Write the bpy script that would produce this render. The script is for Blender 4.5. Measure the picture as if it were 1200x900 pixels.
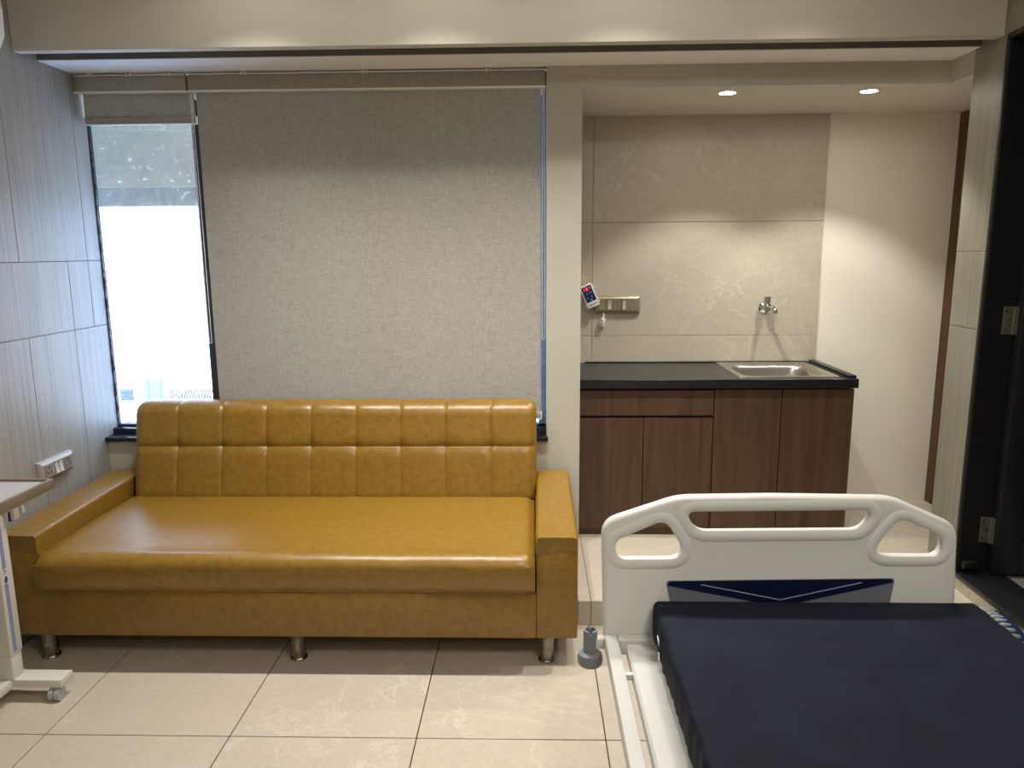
import bpy, bmesh, math, random
from mathutils import Vector, Matrix, noise as mnoise
random.seed(7)
for o in list(bpy.data.objects): bpy.data.objects.remove(o, do_unlink=True)
S = bpy.context.scene
COL = S.collection
PI = math.pi

# ------------------------------------------------------------------ camera
F_PX, PITCH, YAW, ROLL, CAMH = 875.15, 0.177579, 0.027686, -0.007493, 1.52368
fw = Vector((-math.sin(YAW)*math.cos(PITCH), math.cos(YAW)*math.cos(PITCH), -math.sin(PITCH)))
rt = Vector((math.cos(YAW), math.sin(YAW), 0)); up = rt.cross(fw)
r2 = math.cos(ROLL)*rt + math.sin(ROLL)*up; u2 = -math.sin(ROLL)*rt + math.cos(ROLL)*up
cd = bpy.data.cameras.new('camera'); cam = bpy.data.objects.new('camera', cd); COL.objects.link(cam)
cd.sensor_width = 36; cd.lens = F_PX*36/1200; cd.clip_start = 0.02; cd.clip_end = 200
cam.matrix_world = Matrix(((r2.x, u2.x, -fw.x, 0), (r2.y, u2.y, -fw.y, 0), (r2.z, u2.z, -fw.z, CAMH), (0, 0, 0, 1)))
S.camera = cam
S.view_settings.view_transform = 'Standard'; S.view_settings.look = 'None'
S.view_settings.gamma = 1; S.view_settings.use_curve_mapping = False
S.view_settings.exposure = 0.0

# ------------------------------------------------------------------ world, sun, room lamps, added fill
W = bpy.data.worlds.new('world'); S.world = W; W.use_nodes = True
bg = W.node_tree.nodes['Background']; bg.inputs[0].default_value = (0.20, 0.47, 1.0, 1); bg.inputs[1].default_value = 7.5
def add_light(name, typ, loc, energy, col, rot=None, **kw):
    l = bpy.data.lights.new(name, typ); l.energy = energy; l.color = col
    for k, v in kw.items(): setattr(l, k, v)
    o = bpy.data.objects.new(name, l); o.location = loc
    if rot: o.rotation_euler = rot
    COL.objects.link(o); return o
add_light('sun', 'SUN', (0, -5, 20), 14.0, (1, .95, .88), (math.radians(42), 0, math.radians(-12)), angle=.01)
WARM = (1.0, .98, .93)
ROOM_W = 110.0
for x, k in ((-1.05, 1.0), (-.35, 1.0), (.35, 1.0), (1.0, .42)):
    add_light('room_downlight_spill', 'SPOT', (x, 2.63, 2.725), ROOM_W*k*.04, WARM, (0, 0, 0), spot_size=math.radians(172), spot_blend=.6, shadow_soft_size=.04)
    add_light('room_downlight', 'SPOT', (x, 2.63, 2.73), ROOM_W*k, WARM, (0, 0, 0), spot_size=math.radians(97), spot_blend=1.0, shadow_soft_size=.025)
for x, y, e in ((.8, .45, 33.0), (-.9, .3, 4.0), (.8, -1.3, 10.0), (-.9, -1.3, 10.0)):
    add_light('unseen_fill_light', 'AREA', (x, y, 2.75), e, WARM, (0, 0, 0), shape='SQUARE', size=.6)  # unseen area lights added for soft ambient fill
pl = add_light('window_portal', 'AREA', (-.98, 3.62, 1.48), 1.0, (1, 1, 1), (math.radians(-90), 0, 0), shape='RECTANGLE', size=2.05, size_y=1.6)
pl.data.cycles.is_portal = True

# ------------------------------------------------------------------ materials
def srgb(r, g, b):
    f = lambda c: (c/255/12.92) if c/255 <= .04045 else ((c/255+.055)/1.055)**2.4
    return (f(r), f(g), f(b), 1)
class NT:
    def __init__(s, name):
        m = bpy.data.materials.new(name); m.use_nodes = True; s.m = m; s.t = m.node_tree; s.n = s.t.nodes; s.b = s.n['Principled BSDF']; s.out = s.n['Material Output']
    def N(s, typ, **kw):
        n = s.n.new('ShaderNode'+typ)
        for k, v in kw.items():
            if k in n.inputs.keys(): n.inputs[k].default_value = v
            else: setattr(n, k, v)
        return n
    def L(s, a, b): s.t.links.new(a, b)
    def co(s, scale=(1, 1, 1), rnd=0):
        tc = s.N('TexCoord'); mp = s.N('Mapping'); mp.inputs['Scale'].default_value = scale
        if rnd:
            oi = s.N('ObjectInfo'); mu = s.N('Math', operation='MULTIPLY'); mu.inputs[1].default_value = rnd
            s.L(oi.outputs['Random'], mu.inputs[0]); cb = s.N('CombineXYZ')
            for i in range(3): s.L(mu.outputs[0], cb.inputs[i])
            s.L(cb.outputs[0], mp.inputs['Location'])
        s.L(tc.outputs['Object'], mp.inputs['Vector']); return mp.outputs[0]
    def noise(s, vec, scale, detail=4, rough=.55, dist=0):
        n = s.N('TexNoise'); n.inputs['Scale'].default_value = scale; n.inputs['Detail'].default_value = detail
        n.inputs['Roughness'].default_value = rough; n.inputs['Distortion'].default_value = dist; s.L(vec, n.inputs['Vector']); return n.outputs['Fac']
    def ramp(s, fac, stops):
        r = s.N('ValToRGB'); e = r.color_ramp.elements
        while len(e) < len(stops): e.new(.5)
        for i, (p, c) in enumerate(stops): e[i].position = p; e[i].color = c
        s.L(fac, r.inputs[0]); return r.outputs[0]
    def mix(s, fac, a, b, mode='MIX'):
        m = s.N('Mix', data_type='RGBA', blend_type=mode)
        for k, v in ((0, fac), (6, a), (7, b)):
            if hasattr(v, 'is_linked') or hasattr(v, 'links'): s.L(v, m.inputs[k])
            else: m.inputs[k].default_value = v
        return m.outputs[2]
    def math(s, op, a, b=None, clamp=False):
        m = s.N('Math', operation=op); m.use_clamp = clamp
        for i, v in enumerate((a, b)):
            if v is None: continue
            if isinstance(v, (int, float)): m.inputs[i].default_value = v
            else: s.L(v, m.inputs[i])
        return m.outputs[0]
    def bump(s, h, strength=.2, dist=.002):
        b = s.N('Bump'); b.inputs['Strength'].default_value = strength; b.inputs['Distance'].default_value = dist
        s.L(h, b.inputs['Height']); s.L(b.outputs[0], s.b.inputs['Normal'])
    def base(s, c):
        if hasattr(c, 'links') and not isinstance(c, tuple): s.L(c, s.b.inputs['Base Color'])
        else: s.b.inputs['Base Color'].default_value = c
    def set(s, rough=.5, metal=0, spec=.5, **kw):
        s.b.inputs['Roughness'].default_value = rough; s.b.inputs['Metallic'].default_value = metal; s.b.inputs['Specular IOR Level'].default_value = spec
        for k, v in kw.items(): s.b.inputs[k].default_value = v
def plain(name, c, rough=.5, metal=0, spec=.5, var=.06, scale=14, bump=0, **kw):
    t = NT(name); v = t.co(); n = t.noise(v, scale)
    lo = tuple(x*(1-var) for x in c[:3])+(1,); hi = tuple(min(1, x*(1+var)) for x in c[:3])+(1,)
    t.base(t.ramp(n, [(.3, lo), (.7, hi)])); t.set(rough, metal, spec, **kw)
    if bump: t.bump(t.noise(v, 160, 3), bump, .001)
    return t.m
def emit(name, c, st):
    t = NT(name); t.set(.5); t.base(c); t.b.inputs['Emission Color'].default_value = c; t.b.inputs['Emission Strength'].default_value = st; return t.m
def marble(name, base, vein, veinamt=.5, rough=.35, rnd=40, scale=1):
    t = NT(name); v = t.co((scale,)*3, rnd)
    n1 = t.noise(v, 2.2, 8, .62, .6); n2 = t.noise(v, 1.1, 3); n3 = t.noise(v, 55, 6, .7); n4 = t.noise(v, 7, 5, .6)
    d = t.math('ABSOLUTE', t.math('SUBTRACT', n1, .5)); vn = t.math('SUBTRACT', 1, t.math('DIVIDE', d, .013), True)
    vn = t.math('MULTIPLY', vn, t.math('MULTIPLY', t.math('SUBTRACT', n2, .42, True), 5, True))
    lo = tuple(x*.86 for x in base[:3])+(1,); hi = tuple(min(1, x*1.13) for x in base[:3])+(1,)
    c = t.ramp(n3, [(.25, lo), (.75, hi)]); c = t.mix(t.math('MULTIPLY', n4, .35), c, tuple(min(1, x*1.25) for x in base[:3])+(1,))
    c = t.mix(t.math('MULTIPLY', vn, veinamt), c, vein); t.base(c); t.set(rough, spec=.4); t.bump(n3, .02, .0006); return t.m
def striated(name, base, axis='Y'):
    t = NT(name); sc = (3, 230, 2.0) if axis == 'Y' else (230, 3, 2.0); v = t.co(sc, 30)
    n = t.noise(v, 1, 3, .7); v2 = t.co((1, 1, 1)); n2 = t.noise(v2, 5, 3); v3 = t.co((8, 60, .8) if axis == 'Y' else (60, 8, .8), 17); n3 = t.noise(v3, 1, 3)
    h = t.math('ADD', t.math('MULTIPLY', n, .7), t.math('MULTIPLY', n3, .5))
    lo = tuple(x*.70 for x in base[:3])+(1,); hi = tuple(min(1, x*1.2) for x in base[:3])+(1,)
    t.base(t.mix(t.math('MULTIPLY', n2, .15), t.ramp(h, [(.4, lo), (.8, hi)]), base)); t.set(.42, spec=.45); t.bump(h, .45, .002); return t.m
def wood(name, dark, light, axis='z', rough=.45):
    t = NT(name); sc = {'z': (26, 26, 1.3), 'x': (1.3, 26, 26)}[axis]; v = t.co(sc, 20)
    n = t.noise(v, 1, 6, .62, .8); v2 = t.co((160, 160, 3) if axis == 'z' else (3, 160, 160), 9); n2 = t.noise(v2, 1, 3, .7)
    h = t.math('ADD', t.math('MULTIPLY', n, .75), t.math('MULTIPLY', n2, .3)); t.base(t.ramp(h, [(.3, dark), (.75, light)])); t.set(rough, spec=.35); t.bump(n2, .1, .001); return t.m
def granite(name):
    t = NT(name); v = t.co(); n = t.noise(v, 260, 3, .7); n2 = t.noise(v, 90, 4, .7)
    t.base(t.mix(t.ramp(n2, [(.55, (0, 0, 0, 1)), (.75, (.5, .5, .5, 1))]), t.ramp(n, [(.45, srgb(14, 15, 16)), (.62, srgb(40, 41, 43)), (.74, srgb(120, 120, 120))]), srgb(58, 58, 60)))
    t.set(.3, spec=.35); return t.m
def linen(name, base):
    t = NT(name); va = t.co((700, 700, 26)); vb = t.co((26, 700, 700)); a = t.noise(va, 1, 3, .7); b = t.noise(vb, 1, 3, .7)
    h = t.math('MULTIPLY', t.math('ADD', a, b), .5)
    lo = tuple(x*.66 for x in base[:3])+(1,); hi = tuple(min(1, x*1.22) for x in base[:3])+(1,)
    c = t.ramp(h, [(.36, lo), (.60, hi)]); t.base(c); t.set(.85, spec=.15); t.bump(h, .25, .001)
    tr = t.N('BsdfTranslucent'); t.L(c, tr.inputs[0]); mx = t.N('MixShader'); mx.inputs[0].default_value = .05
    t.L(t.b.outputs[0], mx.inputs[1]); t.L(tr.outputs[0], mx.inputs[2]); t.L(mx.outputs[0], t.out.inputs[0]); return t.m
def leather(name):
    t = NT(name); v = t.co(); n = t.noise(v, 38, 6, .7); n2 = t.noise(v, 9, 3); n3 = t.noise(v, 420, 2); v4 = t.co((9, 22, 9)); n4 = t.noise(v4, 1.6, 4, .6, 1.2)
    c = t.ramp(n, [(.3, srgb(112, 82, 20)), (.7, srgb(150, 113, 38))]); c = t.mix(t.math('MULTIPLY', n2, .5), c, srgb(132, 98, 28)); t.base(c)
    t.set(.34, spec=.6); t.bump(t.math('ADD', t.math('MULTIPLY', n3, .12), t.math('ADD', n4, t.math('MULTIPLY', n, .25))), .22, .004); return t.m
def glass_pane(name, dust):
    t = NT(name); v = t.co(); n = t.noise(v, 34, 6, .75); n2 = t.noise(v, 3.0, 3); v3 = t.co((40, 40, 5)); n3 = t.noise(v3, 1, 4)
    d = t.math('MULTIPLY', t.math('MULTIPLY', t.math('SUBTRACT', n, .56, True), 7, True), t.math('ADD', n2, .2), True)
    d = t.math('ADD', t.math('MULTIPLY', d, .55*dust), t.math('MULTIPLY', n3, .12*dust), True)
    tr = t.N('BsdfTransparent'); gl = t.N('BsdfGlossy'); gl.inputs['Roughness'].default_value = .02
    m1 = t.N('MixShader'); m1.inputs[0].default_value = .06; t.L(tr.outputs[0], m1.inputs[1]); t.L(gl.outputs[0], m1.inputs[2])
    tl = t.N('BsdfTranslucent'); tl.inputs[0].default_value = srgb(225, 222, 210); m2 = t.N('MixShader'); t.L(d, m2.inputs[0]); t.L(m1.outputs[0], m2.inputs[1]); t.L(tl.outputs[0], m2.inputs[2])
    t.L(m2.outputs[0], t.out.inputs[0]); return t.m
def pleather_navy(name):
    t = NT(name); v = t.co((3, 14, 14)); n = t.noise(v, 1.5, 4, .6, .5); v2 = t.co((5, 5, 5)); n2 = t.noise(v2, 1.2, 4, .6, 1.0); n3 = t.noise(t.co(), 500, 2)
    t.base(t.ramp(n2, [(.3, srgb(27, 30, 40)), (.7, srgb(33, 37, 48))])); t.set(.7, spec=.1)
    t.bump(t.math('ADD', t.math('ADD', n, n2), t.math('MULTIPLY', n3, .05)), .18, .006); return t.m
M = {}
M['wall'] = plain('cream_plaster', srgb(188, 183, 168), .7, spec=.25, var=.03, scale=3, bump=.05)
M['wallwhite'] = plain('white_plaster', srgb(232, 227, 212), .7, spec=.25, var=.02, scale=3, bump=.04)
M['ceil'] = plain('ceiling_paint', srgb(216, 209, 198), .55, spec=.3, var=.02, scale=2)
M['beam'] = plain('beam_paint', srgb(205, 198, 182), .55, spec=.3, var=.02, scale=2)
M['soffit'] = plain('soffit_paint', srgb(244, 242, 238), .5, spec=.3, var=.01, scale=2)
M['slot'] = plain('slot_shade', srgb(120, 114, 106), .9, var=.05)  # darker than the soffit: the slot's unlit shade is put into the colour
M['floor'] = marble('beige_floor_tile', srgb(182, 170, 153), srgb(225, 216, 200), .35, .38)
M['grout'] = plain('dark_grout', srgb(72, 58, 50), .9)
M['stone'] = marble('grey_wall_tile', srgb(180, 171, 154), srgb(218, 213, 200), .45, .4, 25, .9)
M['stonegrout'] = plain('tile_grout', srgb(120, 110, 96), .9)
M['strY'] = striated('ribbed_grey_tile', srgb(162, 158, 149), 'Y')
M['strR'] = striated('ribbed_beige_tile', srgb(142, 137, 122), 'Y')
M['strGrout'] = plain('grey_grout', srgb(84, 86, 92), .9)
M['wood'] = wood('walnut_laminate', srgb(60, 42, 30), srgb(97, 71, 51))
M['woodframe'] = wood('brown_door_veneer', srgb(74, 46, 32), srgb(104, 68, 48))
M['darkwood'] = plain('dark_carcass', srgb(38, 25, 18), .7)
M['granite'] = granite('black_granite')
M['linen'] = linen('grey_linen_fabric', srgb(167, 160, 146))
M['whitepl'] = plain('white_plastic', srgb(228, 226, 220), .35, var=.02)
M['leather'] = leather('mustard_leatherette')
M['chrome'] = plain('chrome', srgb(205, 205, 205), .12, 1, var=.02)
M['steel'] = plain('brushed_steel', srgb(190, 186, 178), .3, 1, var=.05, scale=60)
M['legsteel'] = plain('worn_chrome', srgb(150, 142, 130), .25, 1, var=.25, scale=60)
M['bedwhite'] = plain('bed_moulded_plastic', srgb(216, 213, 205), .38, var=.015, scale=4)
M['bedmetal'] = plain('white_powder_coat', srgb(208, 205, 198), .4, var=.02, scale=4)
M['navy'] = plain('navy_print', srgb(10, 20, 52), .3, var=.05)
M['greyprint'] = plain('grey_print', srgb(112, 113, 118), .4, var=.03)
M['silver'] = plain('silver_line', srgb(150, 156, 170), .35, var=.02)
M['mattress'] = pleather_navy('navy_mattress_cover')
M['greypl'] = plain('grey_plastic', srgb(118, 121, 124), .45, var=.04)
M['caster'] = plain('light_grey_plastic', srgb(160, 163, 168), .3, var=.04)
M['tablegrey'] = plain('table_off_white', srgb(205, 201, 190), .4, var=.02)
M['tabletop'] = plain('table_top_laminate', srgb(176, 172, 172), .35, var=.03)
M['tableedge'] = plain('taupe_edge', srgb(120, 106, 92), .4, var=.03)
M['bluestripe'] = plain('blue_stripe_print', srgb(126, 140, 176), .4, var=.12, scale=90)
M['blueprint'] = plain('blue_print', srgb(48, 66, 130), .4, var=.05)
M['bronze'] = plain('champagne_plastic', srgb(150, 140, 116), .35, .35, var=.03)
M['bronze2'] = plain('champagne_module', srgb(138, 128, 106), .4, .2, var=.03)
M['rocker'] = plain('rocker_plastic', srgb(172, 164, 142), .35, .1, var=.03)
M['lgrey'] = plain('pewter_plastic', srgb(172, 164, 156), .35, .2, var=.03)
M['lgrey2'] = plain('pewter_module', srgb(146, 138, 132), .4, .1, var=.03)
M['rockerw'] = plain('white_rocker', srgb(204, 206, 204), .3, var=.02)
M['hinge'] = plain('shaded_hinge_steel', srgb(96, 90, 80), .5, .3, var=.15)  # steel darkened: the corridor's shading is put into the colour
M['black'] = plain('black_hole', srgb(12, 12, 12), .8, var=.02)
M['doorblack'] = plain('black_door_paint', srgb(25, 24, 24), .45, var=.1)
M['jamb'] = plain('black_jamb', srgb(12, 12, 13), .5, var=.1)
M['jambedge'] = plain('dark_stone_edge', srgb(44, 41, 37), .5, var=.25, scale=120)
M['concrete'] = plain('grey_concrete', srgb(128, 124, 116), .8, var=.12)
M['winframe'] = plain('charcoal_frame', srgb(44, 52, 64), .45, var=.08)
M['framefrost'] = plain('blue_grey_frame', srgb(120, 140, 165), .4, var=.15, scale=25)
M['mortar'] = plain('rough_mortar', srgb(70, 64, 60), .9, var=.3, scale=80)
M['glass'] = glass_pane('dusty_window_glass', 1.0)
M['outwhite'] = plain('exterior_white_paint', srgb(235, 236, 236), .8, var=.02)
M['outgrey'] = plain('window_band_upper', srgb(222, 200, 160), .9, var=.12, scale=8)
M['outgrey2'] = plain('window_band_lower', srgb(190, 180, 160), .9, var=.1, scale=8)
M['louvre'] = plain('louvre_blue_grey', srgb(44, 60, 78), .6)
M['pipe'] = plain('pale_green_pipe', srgb(96, 150, 142), .5)
M['rail'] = plain('mauve_railing', srgb(46, 34, 58), .6)
M['screen'] = plain('blue_screen_film', srgb(16, 26, 66), .25, var=.25, scale=60)
M['red'] = emit('red_led', (1, .08, .08, 1), 1.2)
M['icon'] = plain('screen_icon_print', srgb(110, 130, 190), .4)
M['lamp'] = emit('downlight_lens', (1, .93, .82, 1), 140.0)
M['bagblue'] = plain('blue_packet_film', srgb(38, 52, 78), .22, var=.35, scale=30, spec=.7)
M['bagwhite'] = plain('white_packet_folds', srgb(150, 153, 146), .4, var=.08, scale=60)
M['aircon'] = plain('aircon_plastic', srgb(232, 232, 230), .35, var=.01)
M['dark'] = plain('unlit_room_dark', srgb(24, 22, 22), .8)  # near-black wall colour carries the darkness of the unlit room

# ------------------------------------------------------------------ mesh helpers
class MB:
    def __init__(s): s.bm = bmesh.new()
    def _add(s, other, bevel=0, seg=2, ang=None):
        if bevel > 0:
            ed = [e for e in other.edges if len(e.link_faces) == 2 and e.calc_face_angle(0) > (ang or .5)]
            bmesh.ops.bevel(other, geom=ed, offset=bevel, segments=seg, profile=.5, affect='EDGES', clamp_overlap=True)
        vm = {v: s.bm.verts.new(v.co) for v in other.verts}
        for f in other.faces:
            try: s.bm.faces.new([vm[v] for v in f.verts])
            except ValueError: pass
        other.free(); return s
    def box(s, x0, x1, y0, y1, z0, z1, bevel=0, seg=2):
        b = bmesh.new(); bmesh.ops.create_cube(b, size=1)
        for v in b.verts: v.co = Vector((x0+(v.co.x+.5)*(x1-x0), y0+(v.co.y+.5)*(y1-y0), z0+(v.co.z+.5)*(z1-z0)))
        return s._add(b, bevel, seg)
    def obox(s, c, size, rot, bevel=0, seg=2):
        b = bmesh.new(); bmesh.ops.create_cube(b, size=1)
        for v in b.verts: v.co = Vector(c) + rot @ Vector((v.co.x*size[0], v.co.y*size[1], v.co.z*size[2]))
        return s._add(b, bevel, seg)
    def cyl(s, p0, p1, r0, r1=None, seg=20, bevel=0):
        r1 = r0 if r1 is None else r1; p0 = Vector(p0); p1 = Vector(p1); b = bmesh.new(); d = p1-p0
        q = d.to_track_quat('Z', 'Y'); a = []; c = []
        for i in range(seg):
            t = 2*PI*i/seg; e = Vector((math.cos(t), math.sin(t), 0))
            a.append(b.verts.new(p0 + q @ (e*r0))); c.append(b.verts.new(p1 + q @ (e*r1)))
        for i in range(seg): j = (i+1) % seg; b.faces.new((a[i], a[j], c[j], c[i]))
        b.faces.new(a[::-1]); b.faces.new(c)
        return s._add(b, bevel, 2, 1.0)
    def lathe(s, c, axis, prof, seg=28, cap=True):
        q = Vector(axis).to_track_quat('Z', 'Y'); c = Vector(c); rings = []
        for r, h in prof: rings.append([s.bm.verts.new(c + q @ Vector((r*math.cos(2*PI*i/seg), r*math.sin(2*PI*i/seg), h))) for i in range(seg)])
        for a, b in zip(rings, rings[1:]):
            for i in range(seg): j = (i+1) % seg; s.bm.faces.new((a[i], a[j], b[j], b[i]))
        if cap: s.bm.faces.new(rings[0][::-1]); s.bm.faces.new(rings[-1])
        return s
    def prism(s, pts, axis, a, b, bevel=0, seg=2):
        bm = bmesh.new(); mk = {'x': lambda p, h: (h, p[0], p[1]), 'y': lambda p, h: (p[0], h, p[1]), 'z': lambda p, h: (p[0], p[1], h)}[axis]
        A = [bm.verts.new(mk(p, a)) for p in pts]; B = [bm.verts.new(mk(p, b)) for p in pts]; n = len(pts)
        for i in range(n): j = (i+1) % n; bm.faces.new((A[i], A[j], B[j], B[i]))
        bm.faces.new(A[::-1]); bm.faces.new(B); bmesh.ops.recalc_face_normals(bm, faces=bm.faces[:])
        return s._add(bm, bevel, seg)
    def tube(s, path, r, seg=8):
        P = [Vector(p) for p in path]; rings = []
        for i, p in enumerate(P):
            d = (P[min(i+1, len(P)-1)]-P[max(i-1, 0)]).normalized(); ref = Vector((0, 0, 1)) if abs(d.z) < .9 else Vector((1, 0, 0))
            x = d.cross(ref).normalized(); y = d.cross(x)
            rings.append([s.bm.verts.new(p + x*r*math.cos(2*PI*k/seg) + y*r*math.sin(2*PI*k/seg)) for k in range(seg)])
        for a, b in zip(rings, rings[1:]):
            for i in range(seg): j = (i+1) % seg; s.bm.faces.new((a[i], a[j], b[j], b[i]))
        s.bm.faces.new(rings[0][::-1]); s.bm.faces.new(rings[-1]); return s
    def loft(s, loops, closed=True, cap0=False, cap1=False):
        R = [[s.bm.verts.new(p) for p in l] for l in loops]; n = len(R[0])
        for a, b in zip(R, R[1:]):
            for i in range(n if closed else n-1): j = (i+1) % n; s.bm.faces.new((a[i], a[j], b[j], b[i]))
        if cap0: s.bm.faces.new(R[0][::-1])
        if cap1: s.bm.faces.new(R[-1])
        return s
    def obj(s, name, mat, parent=None, flat=False, ang=38):
        bmesh.ops.recalc_face_normals(s.bm, faces=s.bm.faces[:])
        me = bpy.data.meshes.new(name)
        if parent is not None:
            off = Vector(parent['_w'])
            for v in s.bm.verts: v.co -= off
        s.bm.to_mesh(me); s.bm.free(); me.materials.append(M[mat])
        if not flat: me.shade_smooth(); me.set_sharp_from_angle(angle=math.radians(ang))
        o = bpy.data.objects.new(name, me); COL.objects.link(o)
        o['_w'] = tuple(parent['_w']) if parent is not None else (0, 0, 0)
        if parent is not None: o.parent = parent
        return o
def thing(name, label, cat, base=(0, 0, 0), group=None, kind=None):
    o = bpy.data.objects.new(name, None); COL.objects.link(o); o.location = base; o.empty_display_size = .05
    o['_w'] = tuple(base); o['label'] = label; o['category'] = cat
    if group: o['group'] = group
    if kind: o['kind'] = kind
    return o
def tag(o, label, cat, group=None, kind=None):
    o['label'] = label; o['category'] = cat
    if group: o['group'] = group
    if kind: o['kind'] = kind
    return o
def struct(name, mb, mat, label, cat, **k): return tag(mb.obj(name, mat, **k), label, cat, kind='structure')
def piece(name, me, loc, parent):           # a copy sharing mesh data, child of parent
    o = bpy.data.objects.new(name, me); COL.objects.link(o); o.parent = parent
    w = Vector(parent['_w']); o.location = Vector(loc)-w; o['_w'] = tuple(loc); return o
_tiles = {}
def tile(name, parent, x0, x1, y0, y1, z0, z1, mat, bev=.0012):
    k = (round(x1-x0, 3), round(y1-y0, 3), round(z1-z0, 3), mat)
    c = ((x0+x1)/2, (y0+y1)/2, (z0+z1)/2)
    if k not in _tiles:
        b = MB().box(-k[0]/2, k[0]/2, -k[1]/2, k[1]/2, -k[2]/2, k[2]/2, bev, 1); bmesh.ops.recalc_face_normals(b.bm, faces=b.bm.faces[:])
        me = bpy.data.meshes.new(name); b.bm.to_mesh(me); b.bm.free(); me.materials.append(M[mat]); _tiles[k] = me
    return piece(name, _tiles[k], c, parent)

# ------------------------------------------------------------------ setting: floors
XL, XR, YW, YB, ZS, ZC = -2.02, 1.775, 3.40, 4.12, 2.30, 2.76   # left wall, right wall, window wall, alcove wall, soffit, ceiling
ZP, YP = .109, 2.857                                            # platform height and front edge
g = .0018
fl = struct('floor', MB().box(XL-.2, XR+.02, -2.7, 3.62, -.2, -.004), 'grout', 'beige marble-look tiled floor in front of the mustard sofa', 'floor')
xs = [XL, -1.571, -.971, -.371, .229, .829, 1.429, XR]; ys = [-2.6, -1.473, -.273, .927, 2.127, 3.4]
for i in range(len(xs)-1):
    for j in range(len(ys)-1):
        y1 = ys[j+1]
        if j == 4 and xs[i] > .2: y1 = YP+.002
        tile('floor_tile', fl, xs[i]+g, xs[i+1]-g, ys[j]+g, y1-g, -.012, 0, 'floor')
XPL = .184
pf = struct('floor_platform', MB().box(XPL, 2.3, YP+.012, 4.3, -.1, ZP-.004), 'grout', 'raised beige tiled step under the brown sink cabinet', 'floor')
px = [XPL, .237, .837, 1.437, 2.037, 2.29]; py = [YP, 4.057, 4.2]
for i in range(len(px)-1):
    x1 = px[i+1]
    for j in range(2): tile('floor_tile', pf, px[i]+g*.6, x1-g*.6, py[j], py[j+1]-g, ZP-.012, ZP, 'floor')
    tile('riser_tile', pf, px[i]+g*.6, min(x1, XR)-g*.6, YP, YP+.012, -.002, ZP-.013, 'floor') if px[i] < XR else None

# ------------------------------------------------------------------ setting: walls
wl = struct('wall_left', MB().box(XL-5, XL-.012, -2.7, 3.524, -.2, ZC+.1).box(XL-5, XL-.5, 3.524, 3.62, -.2, ZC+.1), 'strGrout', 'grey ribbed tile wall left of the sofa', 'wall')
rows = [(0, 1.19, [1.73, 2.33, 2.631, 2.931, 3.239, 3.495]), (1.19, 1.49, [1.43, 2.04, 2.639, 3.239, 3.39, 3.495]), (1.49, 2.76, [1.73, 2.33, 2.93, 3.388, 3.495])]
for z0, z1, js in rows:
    for a, b in zip(js, js[1:]): tile('wall_tile', wl, XL-.012, XL, a+g*.6, b-g*.6, z0+g*.6, z1-g*.6, 'strY')
    tile('wall_tile', wl, XL-.012, XL, -2.6, js[0]-g*.6, z0+g*.6, z1-g*.6, 'strY')
b = MB().box(XL, .066, YW, 3.60, -.1, .645); b.box(.066, .22, YW, 4.25, -.1, ZS+.3)
ww = struct('wall_window', b, 'wall', 'cream plaster pier and low wall around the window', 'wall')
b = MB().box(.22, 2.45, YB, 4.3, 0, 2.6)
wb = struct('wall_back', b, 'wallwhite', 'cream plaster back wall of the sink alcove', 'wall')
g2 = .0012
for z0, z1 in ((.80, 1.056), (1.056, 1.665), (1.665, 2.212)):
    for x0, x1 in ((.22, .327), (.327, 1.555)): tile('stone_tile', wb, x0+g2, x1-g2, YB-.012, YB+.004, z0+g2, z1-g2, 'stone', .001)
b = MB().box(XR+.01, 2.35, 3.0165, 3.22, -.1, ZC+.1)
b.box(XR+.01, XR+.12, -2.7, 2.05, -.2, ZC+.1); b.box(XR+.01, XR+.12, 2.05, 3.0165, ZS, ZC+.1); b.box(2.24, 2.45, 3.22, YB, 0, 2.6)
wr = struct('wall_right', b, 'wallwhite', 'cream plaster right wall around the black doorway', 'wall')
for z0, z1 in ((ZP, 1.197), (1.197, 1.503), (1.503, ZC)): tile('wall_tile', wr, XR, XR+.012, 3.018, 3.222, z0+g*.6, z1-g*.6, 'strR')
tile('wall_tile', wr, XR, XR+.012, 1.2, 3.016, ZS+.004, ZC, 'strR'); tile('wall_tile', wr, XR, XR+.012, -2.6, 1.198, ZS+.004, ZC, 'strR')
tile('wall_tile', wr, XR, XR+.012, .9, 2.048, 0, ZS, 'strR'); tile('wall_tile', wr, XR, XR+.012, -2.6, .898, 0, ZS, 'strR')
struct('wall_rear', MB().box(-2.3, 3.5, -2.8, -2.6, -.2, ZC+.1), 'wallwhite', 'plain cream wall opposite the window', 'wall')
struct('ceiling', MB().box(-2.3, 2.4, -2.8, 3.60, ZC, ZC+.25), 'ceil', 'flat painted ceiling in front of the beam', 'ceiling')
struct('trim_1', MB().box(XL, XR, 3.036, 3.085, ZS, ZC, .002, 1), 'beam', 'wide taupe painted drop beam across the top', 'beam')
b = MB().box(XL, 1.779, 3.190, 3.62, ZS, 2.62)
so = struct('ceiling_soffit', b, 'soffit', 'narrow white soffit above the window blinds', 'ceiling')
MB().box(XL, XR, 3.186, 3.19, ZS+.002, 2.62).obj('slot_face', 'slot', so)  # thin dark sheet standing for shade on the soffit's front face
b = MB().box(.22, 2.24, 3.404, YB+.1, 2.21, 2.60); b.box(1.784, 2.24, 3.22, 3.404, 2.21, 2.60)
struct('ceiling_alcove', b, 'ceil', 'lowered painted ceiling over the sink alcove', 'ceiling')
b = MB().box(.066, 1.784, 3.398, 3.404, 2.21, ZS); b.box(1.779, 1.785, 3.222, 3.398, 2.21, ZS)
struct('trim_2', b, 'wall', 'cream plaster fascia edging the alcove ceiling', 'fascia')

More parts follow.
